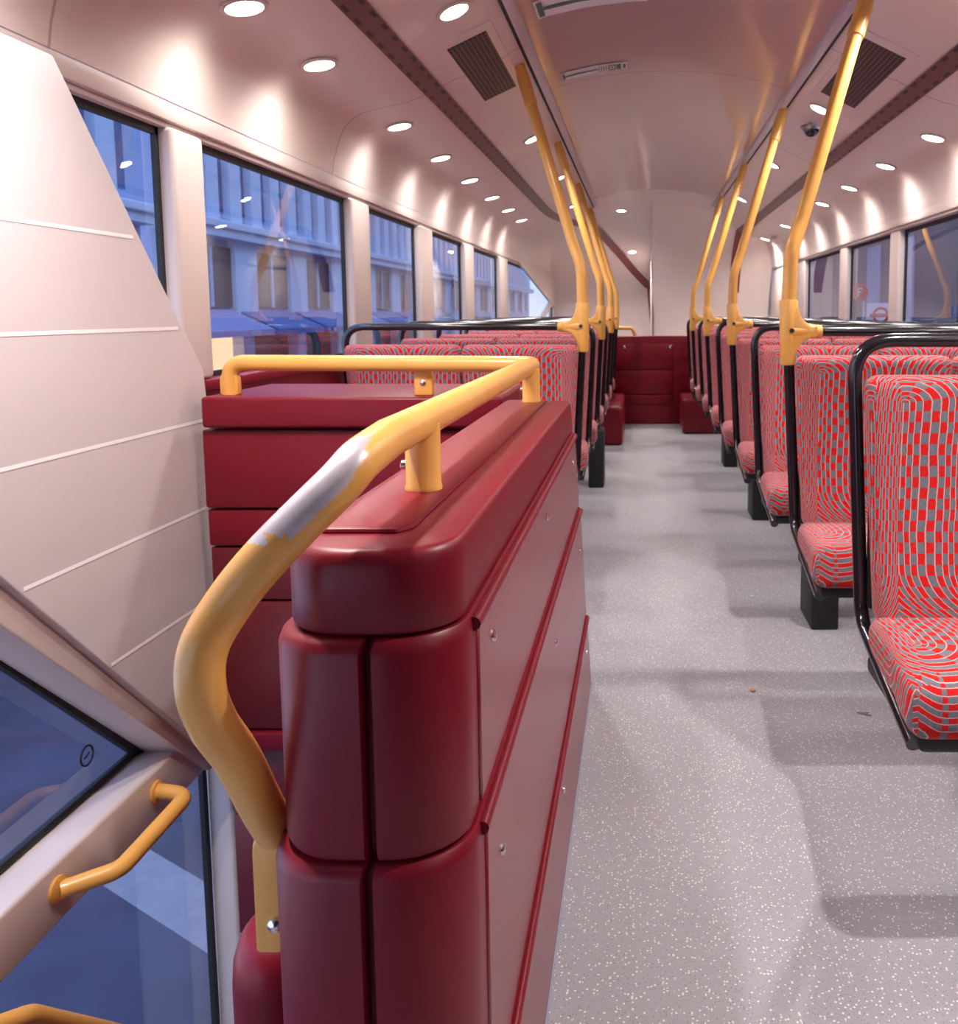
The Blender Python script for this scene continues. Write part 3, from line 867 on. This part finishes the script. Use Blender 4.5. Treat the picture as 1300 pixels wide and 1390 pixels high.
def ceil_sign(x0, x1, y0, y1, lab, blocks):
    t = thing('ceiling_sign', lab, 'sign', group='printed labels on the centre panel')
    def patch(a0, a1, b0, b1, lift, mat, name, N=10):
        bm = NB(); rows = [[bm.verts.new((a0+(a1-a0)*i/N, b, surf(a0+(a1-a0)*i/N, b)-lift)) for i in range(N+1)] for b in (b0, b1)]
        for i in range(N): bm.faces.new((rows[0][i], rows[0][i+1], rows[1][i+1], rows[1][i]))
        return obj(name, bm, mat, t)
    patch(x0, x1, y0, y1, .003, M['white'], 'plate')
    w, h = x1-x0, y1-y0
    for a, b, c, d in blocks:
        patch(x0+w*a, x0+w*b, y0+h*c, y0+h*d, .0045, M['green_ink'], 'print', 3)
bar = [(.02, .05, .1, .9), (.05, .56, .42, .58)]
ceil_sign(-.325, -.055, 3.68, 3.79, 'narrow white label with green print and arrow, lower of the two on centre panel', bar + [(.57, .58, .1, .9), (.6, .615, .2, .8), (.635, .65, .2, .8), (.67, .685, .2, .8), (.71, .73, .15, .85), (.73, .80, .15, .28), (.73, .80, .72, .85), (.80, .82, .15, .85), (.75, .78, .4, .6), (.83, .90, .15, .85), (.93, .97, .25, .75)])
ceil_sign(-.335, .02, 2.84, 3.00, 'white label with green bar at the top edge of the photo, on centre panel', [(.02, .07, .1, .9), (.07, .97, .42, .58)])

# ------------------------------------------------------------------ scraps on the floor
def scrap(name, pts, z, mat, lab, cat):
    bm = NB(); prism(bm, pts, 'Z', .0005, z); bevel_all(bm, z*.3, 1); tag(obj(name, bm, mat), lab, cat)
def blob(x, y, a, b, n=7): return [(x+a*math.cos(2*PI*i/n)*(1+.25*math.sin(i*2.3)), y+b*math.sin(2*PI*i/n)*(1+.2*math.cos(i*1.7))) for i in range(n)]
scrap('crumb', blob(.305, 2.32, .008, .009), .006, M['crumb'], 'tiny orange-brown crumb on the floor beside the nearest right-hand seat', 'crumb')
scrap('twig', [(.555, 2.19), (.575, 2.175), (.592, 2.168), (.577, 2.181), (.590, 2.187), (.572, 2.187)], .004, M['twig'], 'small grey scrap on the floor under the nearest right-hand seat', 'litter')
scrap('paper_scrap', blob(.405, 3.13, .011, .009, 5), .003, M['paper'], 'small pale blue paper scrap on the aisle floor', 'litter')

# ------------------------------------------------------------------ the street outside
RZ = -2.6
bm = NB(); box(bm, -6.9, 3.0, -10, 60, RZ-.1, RZ); o = struct('ground', bm, M['asphalt'], smooth=False)
bm = NB(); box(bm, 3.0, 9.0, -10, 60, RZ-.1, RZ+.14, .03); struct('ground_right', bm, M['pave'])
bm = NB(); prism(bm, [(-3.75, 5.48), (-3.6, 5.82), (-1.7, 4.62), (-1.7, 4.2)], 'Z', RZ, RZ+.004)
tag(obj('road_marking', bm, M['paint'], smooth=False), 'pale painted band across the dark road seen through the lower stair window', 'road marking')
def facade(x, y0, y1, lab, m1, m2, bay, off, lower=True):
    t = thing('building', lab, 'building')
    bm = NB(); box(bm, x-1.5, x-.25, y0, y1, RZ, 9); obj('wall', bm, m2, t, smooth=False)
    bm = NB(); box(bm, x-.3, x+.12, y0, y1, 2.42, 2.55, .02); box(bm, x-.3, x+.06, y0, y1, 2.28, 2.42); box(bm, x-.3, x+.1, y0, y1, 6.8, 7.1); obj('cornice', bm, m1, t, smooth=False)
    nb = int((y1-y0)/bay)
    for i in range(nb):
        y = y0+off+i*bay
        bm = NB(); box(bm, x-.26, x-.12, y, y+bay*.36, 1.0, 2.3, .01); obj('pier', bm, m1, t, smooth=False)
        bm = NB(); box(bm, x-.24, x-.2, y+bay*.36, y+bay, 1.12, 2.15); p = obj('window', bm, M['win_dark'], t, smooth=False)
        bm = NB(); box(bm, x-.2, x-.17, y+bay*.66, y+bay*.70, 1.12, 2.15); obj('glazing_bar', bm, m2, p, smooth=False)
        if lower:
            bm = NB(); prism(bm, [(x-.25, 1.08), (x-.2, 1.08), (x+.55, .74), (x+.55, .64), (x-.25, .64)], 'Y', y+bay*.05, y+bay*.97); obj('awning', bm, M['awning'] if i % 3 else M['fascia'], t, smooth=False)
            bm = NB(); box(bm, x-.25, x-.15, y+bay*.1, y+bay*.92, -1.6, .62); obj('shop_window', bm, M['shop_lit'] if i % 3 == 0 else M['win_dark'], t, smooth=False)
            bm = NB(); box(bm, x-.25, x+.05, y+bay*.92, y+bay*1.1, RZ, .64); obj('shop_pier', bm, m1, t, smooth=False)
    k = 0; y = y0+.1
    while y < y1-.5:
        wd = .42
        bm = NB(); box(bm, x-.3, x-.10, y, y+wd, 2.55, 6.8, .01); obj('fin', bm, m1, t, smooth=False)
        bm = NB(); box(bm, x-.26, x-.24, y+wd, y+.84, 2.75, 6.6); obj('tall_window', bm, M['win_blue'], t, smooth=False)
        y += .84
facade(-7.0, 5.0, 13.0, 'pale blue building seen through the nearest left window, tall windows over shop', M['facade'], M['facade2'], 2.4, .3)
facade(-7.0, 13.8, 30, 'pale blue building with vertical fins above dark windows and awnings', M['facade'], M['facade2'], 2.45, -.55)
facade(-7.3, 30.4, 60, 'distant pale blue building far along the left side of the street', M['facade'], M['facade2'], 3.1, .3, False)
bm = NB()
t = thing('building', 'dim grey stone building across the pavement outside the right windows', 'building')
box(bm, 9.2, 11, -8, 60, RZ, 10); obj('wall', bm, M['facade3'], t, smooth=False)
for i in range(9):
    bm = NB(); y = 9+i*4.2; box(bm, 9.15, 9.25, y, y+2.0, .2, 3.6); obj('window', bm, M['wall_glow'] if i in (5, 6) else M['win_dark'], t, smooth=False)
bm = NB(); box(bm, 9.0, 9.3, -8, 60, 4.0, 4.4); obj('cornice', bm, M['facade3'], t, smooth=False)

# bus stop with a lettered disc and a roundel flag
t = thing('bus_stop', 'bus stop outside the right window with red lettered disc over a white roundel flag', 'bus stop sign', (3.35, 13.35, RZ+.14))
lz = lambda z: z-(RZ+.14)
bm = NB(); tube(bm, [(0, .05, 0), (0, .05, lz(1.2))], .035, 12); obj('post', bm, M['steel'], t)
bm = NB(); lathe(bm, [(.125, 0), (.125, -.02)], (-.08, .0, lz(1.33)), 'Y', 36); d = obj('disc', bm, M['sign_red'], t)
bm = NB(); x, z, y = -.115, lz(1.33), -.021
for (a, b, c, e) in ((0, .022, -.065, .065), (.022, .072, .043, .065), (.022, .06, -.008, .014)): box(bm, x+a, x+b, y-.002, y, z+c, z+e)
obj('letter', bm, M['white'], d, smooth=False)
bm = NB(); box(bm, .03, .46, -.01, .01, lz(.80), lz(1.17), .003); fl = obj('flag', bm, M['white'], t, smooth=False)
bm = NB(); N = 40; ra, rb = .125, .085; cx, cz = .245, lz(.985)
A = [[bm.verts.new((cx+r*math.cos(2*PI*k/N), -.0115, cz+r*math.sin(2*PI*k/N))) for k in range(N)] for r in (ra, rb)]
for k in range(N): bm.faces.new((A[0][k], A[0][(k+1) % N], A[1][(k+1) % N], A[1][k]))
obj('roundel_ring', bm, M['sign_red'], fl, smooth=False)
bm = NB(); box(bm, cx-.165, cx+.165, -.0125, -.0105, cz-.026, cz+.026); obj('roundel_bar', bm, M['sign_red'], fl, smooth=False)

# ------------------------------------------------------------------ world and render look
wd = bpy.data.worlds.new('dusk'); bpy.context.scene.world = wd; wd.use_nodes = True
nt = wd.node_tree; bg = nt.nodes['Background']
tc = nt.nodes.new('ShaderNodeTexCoord'); sx = nt.nodes.new('ShaderNodeSeparateXYZ'); rp = nt.nodes.new('ShaderNodeValToRGB')
nt.links.new(tc.outputs['Generated'], sx.inputs[0]); nt.links.new(sx.outputs['Z'], rp.inputs[0]); nt.links.new(rp.outputs[0], bg.inputs[0])
rp.color_ramp.elements[0].color = (.50, .60, .84, 1); rp.color_ramp.elements[1].color = (.32, .46, .85, 1); rp.color_ramp.elements[1].position = .6
bg.inputs[1].default_value = 2.1
sc = bpy.context.scene
sc.view_settings.view_transform = 'Standard'
sc.view_settings.look = 'None'
sc.view_settings.exposure = .46
